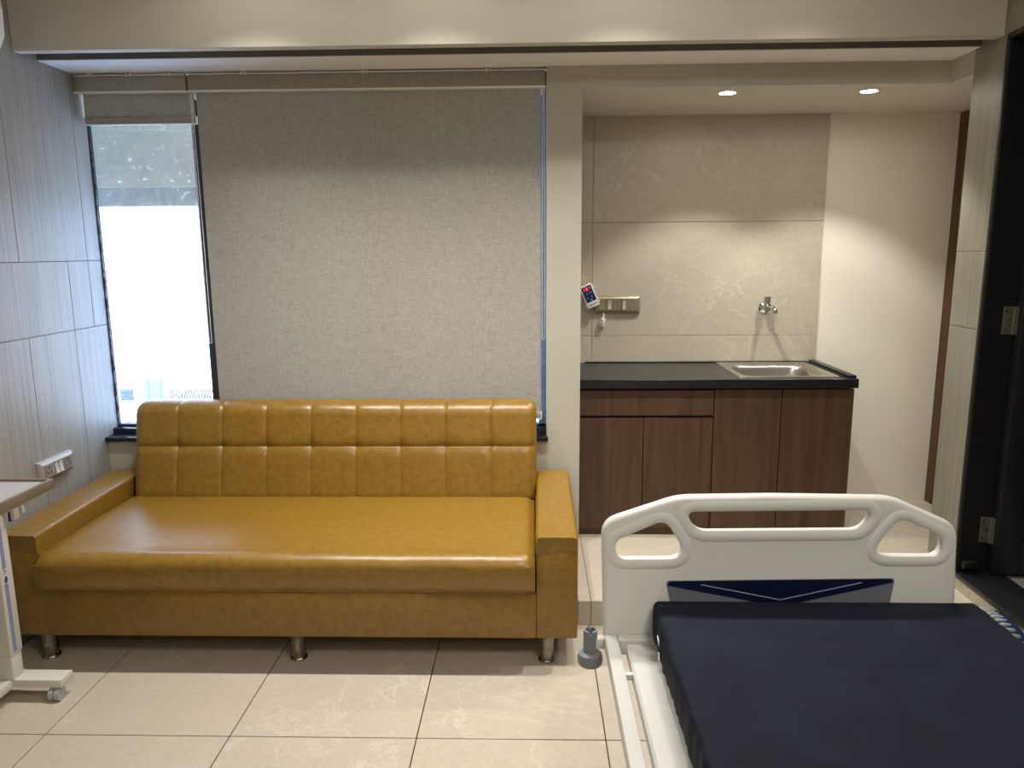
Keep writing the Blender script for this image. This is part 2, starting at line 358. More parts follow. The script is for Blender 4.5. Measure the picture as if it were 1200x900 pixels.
# doors on the right
t = thing('door_1', 'brown wooden door frame strip beside the cream alcove wall', 'door', (2.235, 3.7, ZP), kind='structure')
MB().box(2.222, 2.24, 4.04, YB-.002, ZP, 2.205, .002).obj('door_frame', 'woodframe', t)
MB().box(2.228, 2.24, 3.24, 4.038, ZP+.005, 2.205, .001).obj('door_leaf', 'woodframe', t)
t = thing('door_2', 'open black panelled door with steel hinges at the right edge', 'door', (1.9, 2.98, .185), kind='structure')
b = MB().box(XR+.012, 1.92, 3.0, 3.016, .18, ZS-.004); b.box(XR+.012, 1.92, 2.05, 2.07, .18, ZS-.004); b.box(XR+.012, 1.92, 2.05, 3.0, ZS-.02, ZS-.004)
b.obj('jamb', 'jamb', t)
b = MB().box(XR-.003, XR+.012, 3.002, 3.016, ZP, ZS, .002); b.box(XR-.003, XR+.012, 2.05, 3.002, ZS-.014, ZS, .002); b.obj('frame_edge', 'jambedge', t)
lf = MB().box(1.912, 2.66, 2.962, 2.986, .195, ZS-.03)
LX0, LX1, LZ0, LZ1 = 1.902, 2.67, .19, ZS-.025
lf.box(LX0, LX0+.10, 2.95, 2.99, LZ0, LZ1, .003); lf.box(LX1-.10, LX1, 2.95, 2.99, LZ0, LZ1, .003)
for z0, z1 in ((LZ0, LZ0+.13), (1.05, 1.18), (LZ1-.13, LZ1)): lf.box(LX0+.10, LX1-.10, 2.95, 2.99, z0, z1, .003)
leafo = lf.obj('door_leaf', 'doorblack', t)
for z0, z1 in ((LZ0+.15, 1.03), (1.20, LZ1-.15)): MB().box(LX0+.125, LX1-.125, 2.955, 2.965, z0, z1, .008, 1).obj('panel', 'doorblack', leafo)
for z in (.365, 1.235, 2.05):
    h = MB().box(1.858, 1.893, 2.9965, 3.001, z-.055, z+.055, .001, 1); h.cyl((1.897, 2.991, z-.055), (1.897, 2.991, z+.055), .0065, seg=12)
    h.box(1.8995, 1.9018, 2.972, 2.988, z-.055, z+.055); ho = h.obj('hinge', 'hinge', t)
    s_ = MB()
    for k, dz in enumerate((-.035, 0, .035)): s_.cyl((1.868+.012*(k % 2), 2.994, z+dz), (1.868+.012*(k % 2), 2.9967, z+dz), .004, seg=8)
    s_.obj('screws', 'black', ho)
MB().box(XR+.014, XR+.075, 2.965, 2.999, .2, .235, .008).obj('floor_bolt', 'jamb', t)
th = struct('trim_3', MB().box(XR-.004, 1.96, 1.95, 3.0, .158, .18, .003), 'granite', 'speckled black granite threshold of the dark doorway', 'threshold')
MB().box(XR, XR+.01, 2.05, 3.018, -.002, .158).obj('riser_tile', 'floor', th)
b = MB().box(1.885, 3.4, .4, 3.0, -.2, .17); struct('floor_corridor', b, 'concrete', 'bare grey floor beyond the black granite threshold', 'floor')
b = MB().box(3.3, 3.4, .4, 3.0, 0, 2.7); b.box(1.885, 3.4, .3, .4, 0, 2.7); b.box(1.885, 3.4, 3.02, 3.1, -.2, 2.7); b.box(XR+.12, 3.4, .3, 3.1, ZS+.02, ZS+.3)
struct('wall_corridor', b, 'dark', 'unlit wall toned dark, glimpsed beyond the open black door', 'wall')

# ------------------------------------------------------------------ window, sill and outside
t = thing('window_1', 'tall dusty window with charcoal frame half covered by blinds', 'window', (-.98, 3.52, .69), kind='structure')
ZW0, ZW1 = .69, 2.30
MB().box(XL-.02, XL+.003, 3.503, 3.5225, ZW0, ZW1).obj('frame_stile', 'winframe', t)
MB().box(.030, .068, 3.50, 3.545, ZW0, ZW1).obj('frame_stile', 'framefrost', t)
MB().box(-1.541, -1.496, 3.495, 3.545, ZW0, ZW1, .002).obj('mullion', 'winframe', t)
MB().box(-.735, -.71, 3.495, 3.545, ZW0, ZW1, .002).obj('mullion', 'winframe', t)
MB().box(XL, .066, 3.50, 3.545, ZW0-.002, ZW0+.012).obj('bottom_rail', 'winframe', t)
MB().box(XL, .066, 3.50, 3.545, ZW1-.03, ZW1).obj('top_rail', 'winframe', t)
for a, c in ((XL+.003, -1.541), (-1.496, -.735), (-.71, .03)): MB().box(a, c, 3.518, 3.522, ZW0+.012, ZW1-.03).obj('pane', 'glass', t)
random.seed(3)
b = MB(); n = 90; lp = []
for i in range(n+1):
    z = ZW0+.005+(1.40)*i/n; w = .004+.010*max(0, mnoise.noise(Vector((z*19, 0, 3))))+.007*random.random()*(random.random() < .5)
    lp.append([(XL-.002, 3.494, z), (XL+w, 3.496, z), (XL+w*.8, 3.502, z), (XL-.002, 3.502, z)])
b.loft(lp, True, True, True); b.obj('mortar_edge', 'mortar', t)
b = MB().box(XL, .072, 3.375, 3.47, .645, .665, .003); b.box(XL, .068, 3.45, 3.56, .645, .692, .003)
struct('trim_4', b, 'granite', 'stepped black granite window sill behind the sofa', 'sill')
t = thing('window_band', 'plain grey overhang seen through the upper glass', 'band', (-2, 4.0, 1.77))
MB().box(-4.5, -.05, 3.96, 4.12, 1.86, 2.75).obj('fascia', 'outgrey', t)  # slab standing in for the grey band across the upper glass
MB().box(-4.5, -.05, 3.985, 4.10, 1.765, 1.86).obj('lower_band', 'outgrey2', t)
t = thing('building', 'sunlit white building across the street outside the window', 'building', (-4, 10, -4))
MB().box(-14, 6, 10, 14, -4, 9).obj('wall', 'outwhite', t)
MB().box(-14, 6, 9.86, 10, 1.30, 1.38).obj('ledge', 'outwhite', t)
b = MB().box(-5.70, -5.47, 9.97, 10.0, -.50, -.31, .004)
v = b.obj('vent_frame', 'outwhite', t)
for k in range(5): MB().obox((-5.585, 9.955, -.465+k*.033), (.19, .03, .008), Matrix.Rotation(.6, 3, 'X')).obj('louvre', 'louvre', v)
MB().cyl((-5.28, 9.93, -4), (-5.28, 9.93, -.14), .03, seg=12).obj('drainpipe', 'pipe', t)
MB().box(-5.22, -5.10, 9.94, 10, -4, -.2, .01).obj('duct', 'pipe', t)
b = MB().box(-4.98, -4.36, 9.9, 9.92, -.345, -.333); b.box(-4.98, -4.36, 9.9, 9.92, -.44, -.43)
r_ = b.obj('railing', 'rail', t)
for k in range(15): MB().obox((-4.95+k*.04, 9.91, -.388), (.016, .012, .11), Matrix.Rotation(.35, 3, 'Y')).obj('baluster', 'rail', r_)
tag(MB().box(-30, 20, 3.7, 40, -4.2, -4).obj('street', 'outwhite'), 'pale ground far below outside the window', 'ground', kind='structure')

# ------------------------------------------------------------------ roller blinds
def chain(parent, x, y, ztop, zbot, w, tilt=0):
    pts = []
    for i in range(21):
        z = ztop+(zbot+w-ztop)*i/20; pts.append((x-w*(.5+.5*min(1, i/12)), y, z))
    for i in range(1, 8): a = PI+PI*i/8; pts.append((x+w*math.cos(a), y, zbot+w+w*math.sin(a)))
    for i in range(20, -1, -1):
        z = ztop+(zbot+w-ztop)*i/20; pts.append((x+w*(.5+.5*min(1, i/12)), y, z))
    b = MB().tube(pts, .0016, 6); return b.obj('bead_chain', 'whitepl', parent)
def blind(label, x0, x1, f0, f1, zb, chx, chz):
    t = thing('roller_blind', label, 'blind', ((x0+x1)/2, 3.44, ZS), 'roller blinds on the window')
    MB().box(x0+.003, x1-.003, 3.412, 3.462, 2.224, 2.286, .006).obj('pelmet', 'linen', t)
    MB().box(x0+.003, x1-.003, 3.407, 3.46, 2.2155, 2.2235, .0015).obj('pelmet_edge', 'whitepl', t)
    MB().box(x0+.006, x1-.006, 3.414, 3.46, 2.287, 2.293).obj('track', 'whitepl', t)
    for i in range(3):
        xx = x0+(x1-x0)*(.16+.34*i)
        for d in (-.012, .004): MB().box(xx+d, xx+d+.010, 3.409, 3.43, 2.284, 2.2985, .001).obj('clip', 'whitepl', t)
    MB().loft([[(f0+(f1-f0)*i/12, 3.4385+.0006*math.sin(i*1.7), zz) for i in range(13)] for zz in (zb+.014, zb*.5+1.12, 2.224)], False).obj('fabric', 'linen', t)
    bb = MB().box(f0-.001, f1+.001, 3.432, 3.446, zb, zb+.030, .003).obj('bottom_bar', 'linen', t)
    MB().box(f0-.001, f1+.001, 3.4305, 3.447, zb-.004, zb+.001, .001).obj('bar_edge', 'whitepl', bb)
    MB().box(f1-.001, f1+.004, 3.431, 3.447, zb-.003, zb+.031, .001).obj('end_cap', 'whitepl', bb)
    MB().box(f0-.004, f0+.001, 3.431, 3.447, zb-.003, zb+.031, .001).obj('end_cap', 'whitepl', bb)
    MB().box(f1+.0, f1+.006, 3.428, 3.455, 2.19, 2.224, .001).obj('bracket', 'whitepl', t)
    MB().box(f0-.012, f0-.006, 3.425, 3.455, 2.10, 2.224, .001).obj('bracket', 'whitepl', t) if zb > 2 else None
    chain(t, chx, 3.424, 2.2155, chz, .006)
    return t
blind('short grey linen roller blind rolled up over the bare glass', XL, -1.512, -1.992, -1.492, 2.089, -1.500, 1.105)
blind('long grey linen roller blind pulled down behind the sofa', -1.510, .064, -1.484, .040, .742, .052, 1.12)

# ------------------------------------------------------------------ sofa
SX0, SX1 = -1.985, .166; AL, AR = -1.832, .010; SFY = 2.568
t = thing('sofa', 'mustard leatherette sofa with tufted back and chrome legs', 'sofa', (-.91, 2.95, 0))
b = MB().box(AL-.002, AR+.002, SFY, 3.34, .10, .279, .004, 2); b.obj('base', 'leather', t)
def seat_mesh():
    b = MB(); nx, prof = 60, []
    pts = [(3.30, .40), (3.30, .437)]
    for i in range(13): pts.append((3.28-(3.28-2.58)*i/12, .438+.010*math.sin(PI*min(1, i/12*1.0))+.0))
    for i in range(1, 9): a = PI/2*i/8; pts.append((2.566-.060*math.sin(a), .398+.045*math.cos(a)))
    pts += [(2.504, .375), (2.507, .345), (2.517, .318), (2.536, .297), (2.556, .284), (2.60, .279)]
    L = []
    for i in range(nx+1):
        x = AL+.002+(AR-AL-.004)*i/nx; e = min(i, nx-i)/nx*(AR-AL); ins = .020*(1-min(1, e/.05))**2
        L.append([(x, y+(ins*.6 if y < 2.6 else 0)+.0025*mnoise.noise(Vector((x*9, z*14, 2)))*(1 if y < 2.6 else 0), z-ins*(1 if z > .41 else .2)+.0018*mnoise.noise(Vector((x*5, y*7, 1)))-(.002*mnoise.noise(Vector((x*4, 0, 5))) if z < .3 else 0)) for y, z in pts])
    b.loft(L, True, True, True); return b
seat_mesh().obj('seat_cushion', 'leather', t, ang=60)
# backrest: body and 18 tufted panels
PB = [(3.190, .435), (3.212, .55), (3.235, .66), (3.262, .79)]
path = []
def lerp(a, c, f): return (a[0]+(c[0]-a[0])*f, a[1]+(c[1]-a[1])*f)
N1 = 14
for i in range(N1+1): path.append(lerp(PB[0], PB[2], i/N1))
for i in range(1, 11): path.append(lerp(PB[2], PB[3], i/10))
for i in range(1, 9):
    a = PI/2*i/8; path.append((3.262+.058*(1-math.cos(a)), .79+.052*math.sin(a)))
path += [(3.345, .840), (3.365, .826)]
NP = len(path); BX0, BX1 = -1.806, .018; CW = (BX1-BX0)/9; SEAM = N1
arc = [0]
for a, c in zip(path, path[1:]): arc.append(arc[-1]+math.hypot(c[0]-a[0], c[1]-a[1]))
def bnorm(i):
    a, c = path[max(0, i-1)], path[min(NP-1, i+1)]; d = Vector((c[0]-a[0], c[1]-a[1])).normalized(); return Vector((-d.y, d.x))
def bpoint(x, i):
    u = (x-BX0)/CW; dv = abs(u-round(u))*CW; k = round(u); inner = 1 <= k <= 8
    dh = abs(arc[i]-arc[SEAM]); h = .016
    h -= .009*math.exp(-(dh/.010)) + (.0045*math.exp(-(dv/.006))+.0015*math.exp(-(dv/.03)**2) if inner else 0)
    if inner: h -= .008*math.exp(-((dv*dv+dh*dh)/.0008))
    if i == 0: h -= .004
    de = min(x-BX0, BX1-x); r = .045
    if de < r: h -= r-math.sqrt(max(0, r*r-(r-de)**2))
    nn = bnorm(i); xx = x
    return (xx, path[i][0]+nn.x*h, path[i][1]+nn.y*h)
back = MB()
ins = [(path[i][0]-bnorm(i).x*.029, path[i][1]-bnorm(i).y*.029) for i in range(NP)]
back.prism(ins+[(3.372, .80), (3.372, .25), (3.22, .25)], 'x', BX0, BX1); bo = back.obj('backrest', 'leather', t)
NU = 14
for c in range(9):
    for r0, r1 in ((0, SEAM), (SEAM, NP-1)):
        us = [.5-.5*math.cos(PI*k/NU) for k in range(NU+1)]
        b = MB(); b.loft([[bpoint(BX0+CW*(c+u), i) for i in range(r0, r1+1)] for u in us], False); b.obj('panel', 'leather', bo, ang=80)
for x0, x1 in ((SX0, AL), (AR, SX1)):
    b = MB().box(x0+.002, x1-.001, SFY, 3.36, .10, .447, .006, 2); ao = b.obj('armrest', 'leather', t)
    b = MB(); L = []; nst = 20
    for i in range(nst+1):
        y = SFY-.004+(3.372-SFY)*i/nst; f = i/nst; zt = .502+.016*f; e = min(i, nst-i)/nst; pin = .004 if i in (0, nst) else 0
        xa, xb = x0-.001+pin, x1+.001-pin; inn = .010*f
        if x0 > -1: xa += inn
        zt -= pin; r = .016 if x0 > -1 else .014; ring = [(xa+.001, y, .448 if x0 < -1 else .432), (xb-.001, y, .432 if x0 < -1 else .448)]
        for (cx, cz, a0) in ((xb-r, zt-r, 0), (xa+r, zt-r, PI/2)):
            for k in range(6): a = a0+PI/2*k/5; ring.append((cx+r*math.cos(a), y, cz+r*math.sin(a)+(.004 if 0 else 0)))
        L.append(ring)
    b.loft(L, True, True, True); b.obj('arm_pad', 'leather', ao, ang=50)
for x in (-1.851, -.892, .052):
    for y in (2.598, 3.27):
        l = MB().lathe((x, y, 0), (0, 0, 1), [(.031, 0), (.033, .004), (.031, .009), (.0265, .012), (.0262, .05), (.0265, .098), (.028, .101)], 24); l.obj('leg', 'legsteel', t)

# ------------------------------------------------------------------ sink cabinet, worktop, sink, tap
CX0, CX1, CY0, CY1 = .226, 1.548, 3.572, 4.10
t = thing('sink_cabinet', 'walnut laminate base cabinet with handleless doors and drawer', 'cabinet', (.89, 3.84, ZP))
b = MB().box(CX0, CX0+.018, CY0+.020, CY1, .15, .858); b.box(.872, .890, CY0+.020, CY1, .15, .858); b.box(CX0+.018, CX1-.02, CY0+.020, CY1, .15, .168); b.box(CX0+.018, CX1-.02, CY1-.012, CY1, .168, .74)
b.box(CX0+.018, CX1-.02, CY0+.020, CY0+.036, .80, .858); b.box(CX0+.018, .872, CY0+.020, CY0+.036, .69, .74); b.box(.535, .552, CY0+.02, CY0+.036, .168, .69); b.box(1.197, 1.215, CY0+.02, CY0+.036, .168, .80); b.obj('carcass', 'darkwood', t)
MB().box(CX1-.018, CX1+.002, CY0+.004, CY1, .15, .852).obj('side_panel', 'wood', t)
MB().box(CX0, CX1-.02, CY0+.012, CY0+.03, ZP, .15).obj('plinth', 'wood', t)
def front(name, x0, x1, z0, z1): MB().box(x0, x1, CY0, CY0+.018, z0, z1, .0012, 1).obj(name, 'wood', t)
front('drawer_front', CX0+.001, .879, .724, .849)
front('door', CX0+.001, .541, .146, .711); front('door', .545, .879, .146, .711)
front('door', .884, 1.204, .146, .853); front('door', 1.208, CX1, .146, .853)
ZT = .906
t = thing('countertop', 'speckled black granite worktop with a raised right edge', 'countertop', (.88, 3.84, .862))
BX = (1.035, 1.430); BY = (3.628, 3.955)
b = MB().box(.221, BX[0], 3.545, YB-.013, .862, ZT, .002, 1); b.box(BX[1], 1.556, 3.545, YB-.013, .862, ZT, .002, 1)
b.box(BX[0]-.001, BX[1]+.001, 3.545, BY[0], .862, ZT, .002, 1); b.box(BX[0]-.001, BX[1]+.001, BY[1], YB-.013, .862, ZT, .002, 1); b.obj('slab', 'granite', t)
MB().box(1.518, 1.556, 3.575, YB-.013, ZT, ZT+.014, .003).obj('raised_edge', 'granite', t)
MB().box(1.502, 1.510, 3.60, YB-.02, ZT, ZT+.005, .002).obj('raised_edge', 'granite', t)
MB().box(.29, 1.50, YB-.03, YB-.0125, ZT, ZT+.006, .002).obj('back_edge', 'granite', t)
def rrect(x0, x1, y0, y1, r, z, n=6):
    out = []
    for cx, cy, a0 in ((x1-r, y1-r, 0), (x0+r, y1-r, PI/2), (x0+r, y0+r, PI), (x1-r, y0+r, 1.5*PI)):
        for k in range(n+1): a = a0+PI/2*k/n; out.append((cx+r*math.cos(a), cy+r*math.sin(a), z))
    return out
t = thing('sink', 'stainless steel sink basin set into the black worktop', 'sink', (1.23, 3.79, .75))
L = [rrect(1.003, 1.492, 3.60, 4.09, .012, ZT+.0006), rrect(1.004, 1.491, 3.601, 4.089, .012, ZT+.003), rrect(1.036, 1.432, 3.628, 3.956, .06, ZT+.0035),
     rrect(1.042, 1.426, 3.634, 3.950, .06, ZT-.002), rrect(1.048, 1.420, 3.640, 3.944, .06, ZT-.02), rrect(1.056, 1.412, 3.648, 3.936, .06, ZT-.13), rrect(1.085, 1.383, 3.677, 3.907, .05, ZT-.148), rrect(1.20, 1.27, 3.76, 3.83, .034, ZT-.152)]
b = MB().loft(L, True, False, True); b.obj('basin', 'steel', t, ang=50)
MB().lathe((1.235, 3.795, ZT-.152), (0, 0, 1), [(.036, 0), (.036, .003), (.028, .004), (.02, .001)], 24).obj('drain', 'chrome', t)
TX, TZ = 1.262, 1.207
t = thing('wall_tap', 'chrome wall-mounted bib tap above the sink', 'tap', (TX, YB-.012, TZ))
MB().lathe((TX, YB-.0125, TZ), (0, -1, 0), [(.031, 0), (.031, .003), (.026, .009), (.016, .013), (.014, .016)], 32).obj('flange', 'chrome', t)
b = MB().cyl((TX, YB-.02, TZ), (TX, YB-.075, TZ+.002), .0135, seg=20); b.lathe((TX, YB-.062, TZ-.016), (0, 0, 1), [(.012, 0), (.0175, .005), (.0175, .036), (.014, .042)], 20); b.obj('valve_body', 'chrome', t)
b = MB().tube([(TX, YB-.065, TZ+.004), (TX+.004, YB-.095, TZ+.008), (TX+.010, YB-.125, TZ+.007), (TX+.014, YB-.142, TZ+.002), (TX+.016, YB-.148, TZ-.008)], .0115, 14); b.cyl((TX+.016, YB-.148, TZ-.004), (TX+.0165, YB-.149, TZ-.024), .0135, seg=16); b.obj('spout', 'chrome', t)
b = MB().cyl((TX, YB-.062, TZ+.028), (TX, YB-.062, TZ+.060), .0175, seg=20, bevel=.002); b.tube([(TX+.005, YB-.066, TZ+.052), (TX+.026, YB-.080, TZ+.056)], .003, 8); b.obj('handle', 'chrome', t)

# ------------------------------------------------------------------ switch plates
def plate(label, o, ux, n, w, h, mods, mat, mat2, rmat):
    """o: centre on wall; ux: right direction; n: outward normal"""
    t = thing('switch_plate', label, 'switch plate', o); o = Vector(o); ux = Vector(ux); n = Vector(n); uz = Vector((0, 0, 1))
    R = Matrix((ux, n, uz)).transposed()
    P = lambda a, d, c: o+ux*a+n*d+uz*c
    b = MB(); rings = []
    for (s_, d) in ((0, 0), (0, .012), (.004, .020), (.014, .026)):
        rings.append([P(-w/2+s_, d, -h/2+s_), P(w/2-s_, d, -h/2+s_), P(w/2-s_, d, h/2-s_), P(-w/2+s_, d, h/2-s_)])
    b.loft(rings, True, True, True); b.obj('cover', mat, t, ang=20)
    for kind, a0, a1 in mods:
        m = MB().obox(P((a0+a1)/2, .0265, 0), (a1-a0-.002, .004, h*.58), R, .0008, 1).obj('module', mat2, t)
        cx = (a0+a1)/2
        if kind == 's':
            for da, dz, r in ((0, .013, .0036), (-.011, -.008, .003), (.011, -.008, .003)):
                MB().cyl(P(cx+da, .027, dz), P(cx+da, .0292, dz), r, seg=10).obj('pin_hole', 'black', m)
        if kind == 'r': MB().obox(P(cx, .0295, 0), (a1-a0-.006, .006, h*.52), R @ Matrix.Rotation(.12, 3, 'X'), .002).obj('rocker', rmat, m)
        if kind == 'b': MB().obox(P(cx, .029, 0), (a1-a0-.006, .003, h*.5), R, .001).obj('blank', mat2, m)
    return t
plate('pewter socket and switch plate on the ribbed left wall', (XL, 2.982, .642), (0, 1, 0), (1, 0, 0), .222, .084, [('s', -.090, -.042), ('r', -.030, -.004), ('r', -.003, .023), ('s', .036, .086)], 'lgrey', 'lgrey2', 'rockerw')
plate('champagne switch plate on the stone tiles above the counter', (.462, YB-.012, 1.226), (1, 0, 0), (0, -1, 0), .250, .096, [('b', -.105, -.06), ('r', -.055, -.028), ('b', -.024, .0), ('b', .002, .022), ('r', .024, .050), ('s', .056, .108)], 'bronze', 'bronze2', 'rocker')

# ------------------------------------------------------------------ small wall controller and hanging plug
cxd, cyd, czd = .309, 4.055, 1.277
t = thing('display_controller', 'small tilted white controller with blue screen and red digits', 'controller', (cxd, YB-.012, czd))
Rd = Matrix.Rotation(-math.radians(24), 3, 'Y')
PD = lambda a, d, c: Vector((cxd, cyd, czd)) + Rd @ Vector((a, -d, c))
MB().obox(PD(0, -.012, 0), (.068, .050, .128), Rd, .004).obj('case', 'whitepl', t)
sc = MB().obox(PD(0, .0135, .012), (.054, .002, .086), Rd, .0005, 1).obj('screen', 'screen', t)
def seg7(x, ch):
    on = {'1': 'bc', '8': 'abcdefg', '0': 'abcdef'}[ch]; b = MB(); w, h, s_ = .0085, .0165, .0022
    for k in on:
        a, c, sx, sz = {'a': (0, h/2, w, s_), 'd': (0, -h/2, w, s_), 'g': (0, 0, w, s_), 'b': (w/2, h/4, s_, h/2), 'c': (w/2, -h/4, s_, h/2), 'e': (-w/2, -h/4, s_, h/2), 'f': (-w/2, h/4, s_, h/2)}[k]
        b.obox(PD(x+a, .0150, .040+c), (sx, .0012, sz), Rd)
    return b.obj('digit', 'red', sc)
seg7(-.020, '1'); seg7(-.001, '8'); seg7(.011, '1')
for a, c, r in ((-.008, .016, .004), (.008, .016, .004), (.014, .017, .003), (-.014, -.008, .004), (.010, -.006, .0045), (.002, -.022, .0055)):
    MB().cyl(PD(a, .0145, c), PD(a, .0155, c), r, seg=10).obj('icon', 'icon', sc)
for k in range(4): MB().obox(PD(-.016+k*.0115, .0133, -.047), (.007, .001, .006), Rd).obj('terminal', 'black', t)
for s_, c in ((1, .048), (1, .034), (1, -.028), (1, -.044), (-1, -.040), (-1, -.054)): MB().obox(PD(s_*.038, -.004, c), (.012, .008, .005), Rd, .001).obj('lug', 'whitepl', t)
MB().cyl(PD(0, -.03, 0), (cxd, YB-.013, czd), .012, seg=12).obj('mount', 'whitepl', t)
t = thing('plug_connector', 'tiny white plug connector hanging below the champagne plate', 'connector', (.388, 4.09, 1.09))
MB().tube([(.389, 4.094, 1.186), (.391, 4.090, 1.17), (.388, 4.088, 1.155)], .004, 8).obj('wire', 'whitepl', t)
b = MB().obox((.385, 4.086, 1.133), (.026, .018, .045), Matrix.Rotation(.10, 3, 'Y'), .002); co = b.obj('housing', 'whitepl', t)
for k in range(3): MB().obox((.380+.004*(k % 2), 4.0765, 1.122+.011*k), (.012, .001, .005), Matrix.Rotation(.5, 3, 'Y')).obj('slot', 'greypl', co)
MB().tube([(.383, 4.088, 1.112), (.381, 4.088, 1.092)], .0035, 8).obj('pin', 'greypl', t)

# ------------------------------------------------------------------ alcove downlights
for x, lab in ((.876, 'round recessed downlight above the middle of the counter'), (1.502, 'round recessed downlight nearest the plain alcove wall')):
    y = 3.545
    t = thing('downlight', lab, 'downlight', (x, y, 2.21), 'alcove downlights')
    MB().lathe((x, y, 2.2105), (0, 0, -1), [(.046, 0), (.046, .002), (.043, .004), (.036, .004), (.034, .001)], 32).obj('trim_ring', 'whitepl', t)
    MB().lathe((x, y, 2.2095), (0, 0, -1), [(.034, 0), (.034, .0022), (.02, .003), (.005, .0032)], 28).obj('lens', 'lamp', t)
    add_light('alcove_downlight', 'SPOT', (x, y, 2.200), 41.0, (1, .975, .90), (0, 0, 0), spot_size=math.radians(103), spot_blend=.4, shadow_soft_size=.013)

# ------------------------------------------------------------------ hospital bed
HY = 1.88
def px2w(x, y, Y):
    d = fw + (x-600)/F_PX*r2 - (y-450)/F_PX*u2; k = Y/d.y; return (d.x*k, CAMH+d.z*k)
bed = thing('hospital_bed', 'white hospital bed frame with moulded end board', 'bed', (.66, .9, 0))
def board(loops, y0, depth, bev, name, mat, parent, smooth=True):
    cu = bpy.data.curves.new(name, 'CURVE'); cu.dimensions = '2D'; cu.fill_mode = 'BOTH'; cu.extrude = depth/2-bev; cu.bevel_depth = bev; cu.bevel_resolution = 4; cu.offset = -bev
    for lp, cyc in loops:
        sp = cu.splines.new('BEZIER' if smooth else 'POLY')
        if smooth:
            sp.bezier_points.add(len(lp)-1)
            for q, (x, z) in zip(sp.bezier_points, lp): q.co = (x, z, 0); q.handle_left_type = q.handle_right_type = 'AUTO'
            sp.resolution_u = 6
        else:
            sp.points.add(len(lp)-1)
            for q, (x, z) in zip(sp.points, lp): q.co = (x, z, 0, 1)
        sp.use_cyclic_u = True
    tmp = bpy.data.objects.new(name, cu); COL.objects.link(tmp)
    dg = bpy.context.evaluated_depsgraph_get(); me = bpy.data.meshes.new_from_object(tmp.evaluated_get(dg)); bpy.data.objects.remove(tmp)
    bm = bmesh.new(); bm.from_mesh(me); bmesh.ops.remove_doubles(bm, verts=bm.verts[:], dist=1e-5)
    for v in bm.verts: v.co = Vector((v.co.x, y0+depth/2-v.co.z, v.co.y))
    b = MB(); b.bm.free(); b.bm = bm; return b.obj(name, mat, parent, ang=50)
def fillet(pts, n=5):
    """pts: (x, z, r) polygon corners -> rounded polygon"""
    out = []; N = len(pts)
    for i, (x, z, r) in enumerate(pts):
        p = Vector((x, z)); a = Vector(pts[i-1][:2])-p; c = Vector(pts[(i+1) % N][:2])-p; la, lc = a.length, c.length; a.normalize(); c.normalize()
        ang = a.angle(c); tl = min(r/math.tan(ang/2), la*.48, lc*.48); p0 = p+a*tl; p1 = p+c*tl
        for k in range(n+1): s_ = k/n; out.append(tuple(p0*(1-s_)**2+p*2*s_*(1-s_)+p1*s_*s_))
    return out
W_ = lambda lst: [(*px2w(x, y, HY), r) for x, y, r in lst]
outer = fillet(W_([(707.5, 752, .004), (705, 612, .06), (795, 582.5, .22), (905, 581, .5), (1047, 583, .16), (1124, 617, .06), (1119, 752, .004)]), 10)
hl = fillet(W_([(720, 634, .03), (780, 608.5, .035), (808, 655.5, .04), (723, 656, .04)]), 7)
hm = fillet(W_([(802, 599.5, .028), (1026, 597.5, .028), (1011, 622, .05), (817, 623.5, .05)]), 7)
hr = fillet(W_([(1055, 606, .035), (1106, 629.5, .03), (1103, 652.5, .04), (1016, 652.5, .04)]), 7)
hb = board([(outer, 1), (hl, 1), (hm, 1), (hr, 1)], HY, .036, .0135, 'end_board', 'bedwhite', bed, smooth=False)
# raised rims round the hand holes
def rim(lp, name):
    P = [Vector((x, HY+.0004, z)) for x, z in lp]; n = len(P); b = MB(); rings = []; c = sum(P, Vector())/n
    for i in range(n):
        d = (P[(i+1) % n]-P[i-1]).normalized(); nn = Vector((d.z, 0, -d.x)); nn = nn if nn.dot(P[i]-c) > 0 else -nn
        q = P[i]+nn*.014; rings.append([q+nn*.0145*math.cos(a)+Vector((0, -1, 0))*.0036*(math.sin(a)**2) for a in [PI*k/10 for k in range(11)]])
    rings.append(rings[0]); b.loft(rings, False); b.obj(name, 'bedwhite', hb, ang=60)
for lp in (hl, hm, hr): rim(lp, 'hole_rim')
WB = lambda lst: [(*px2w(x, y, HY-.001), r) for x, y, r in lst]
pts = fillet(WB([(780.5, 680.5, .008), (1048.5, 677.5, .008), (1036, 735, .01), (792, 735, .01)]), 4)
bd = MB().prism(pts, 'y', HY-.003, HY+.002).obj('badge', 'greyprint', hb)
A, B_, C_, D_, E_ = [px2w(x, y, HY-.003) for x, y in ((781.5, 686), (785, 681.2), (1044, 678.3), (1046.8, 682), (914.5, 710.5))]
MB().prism([A, B_, C_, D_, E_], 'y', HY-.0042, HY-.0028).obj('chevron', 'navy', bd)
for (xa, ya), (xb, yb) in (((821, 685), (914.8, 702.8)), ((914.2, 702.8), (1010, 682.5))):
    p = Vector(px2w(xa, ya, HY-.004)); q = Vector(px2w(xb, yb, HY-.004)); n_ = Vector((-(q-p).y, (q-p).x)).normalized()*.0012
    MB().prism([tuple(p+n_), tuple(q+n_), tuple(q-n_), tuple(p-n_)], 'y', HY-.0052, HY-.0040).obj('chevron_line', 'silver', bd)
BL0, BL1 = .194, 1.115; BY0 = -.10
for x0, x1 in ((BL0, BL0+.034), (BL1-.034, BL1)): MB().box(x0, x1, BY0, HY-.002, .455, .497, .004).obj('side_rail', 'bedmetal', bed)
MB().box(BL0+.034, BL1-.034, HY-.035, HY-.001, .455, .497, .003).obj('end_rail', 'bedmetal', bed)
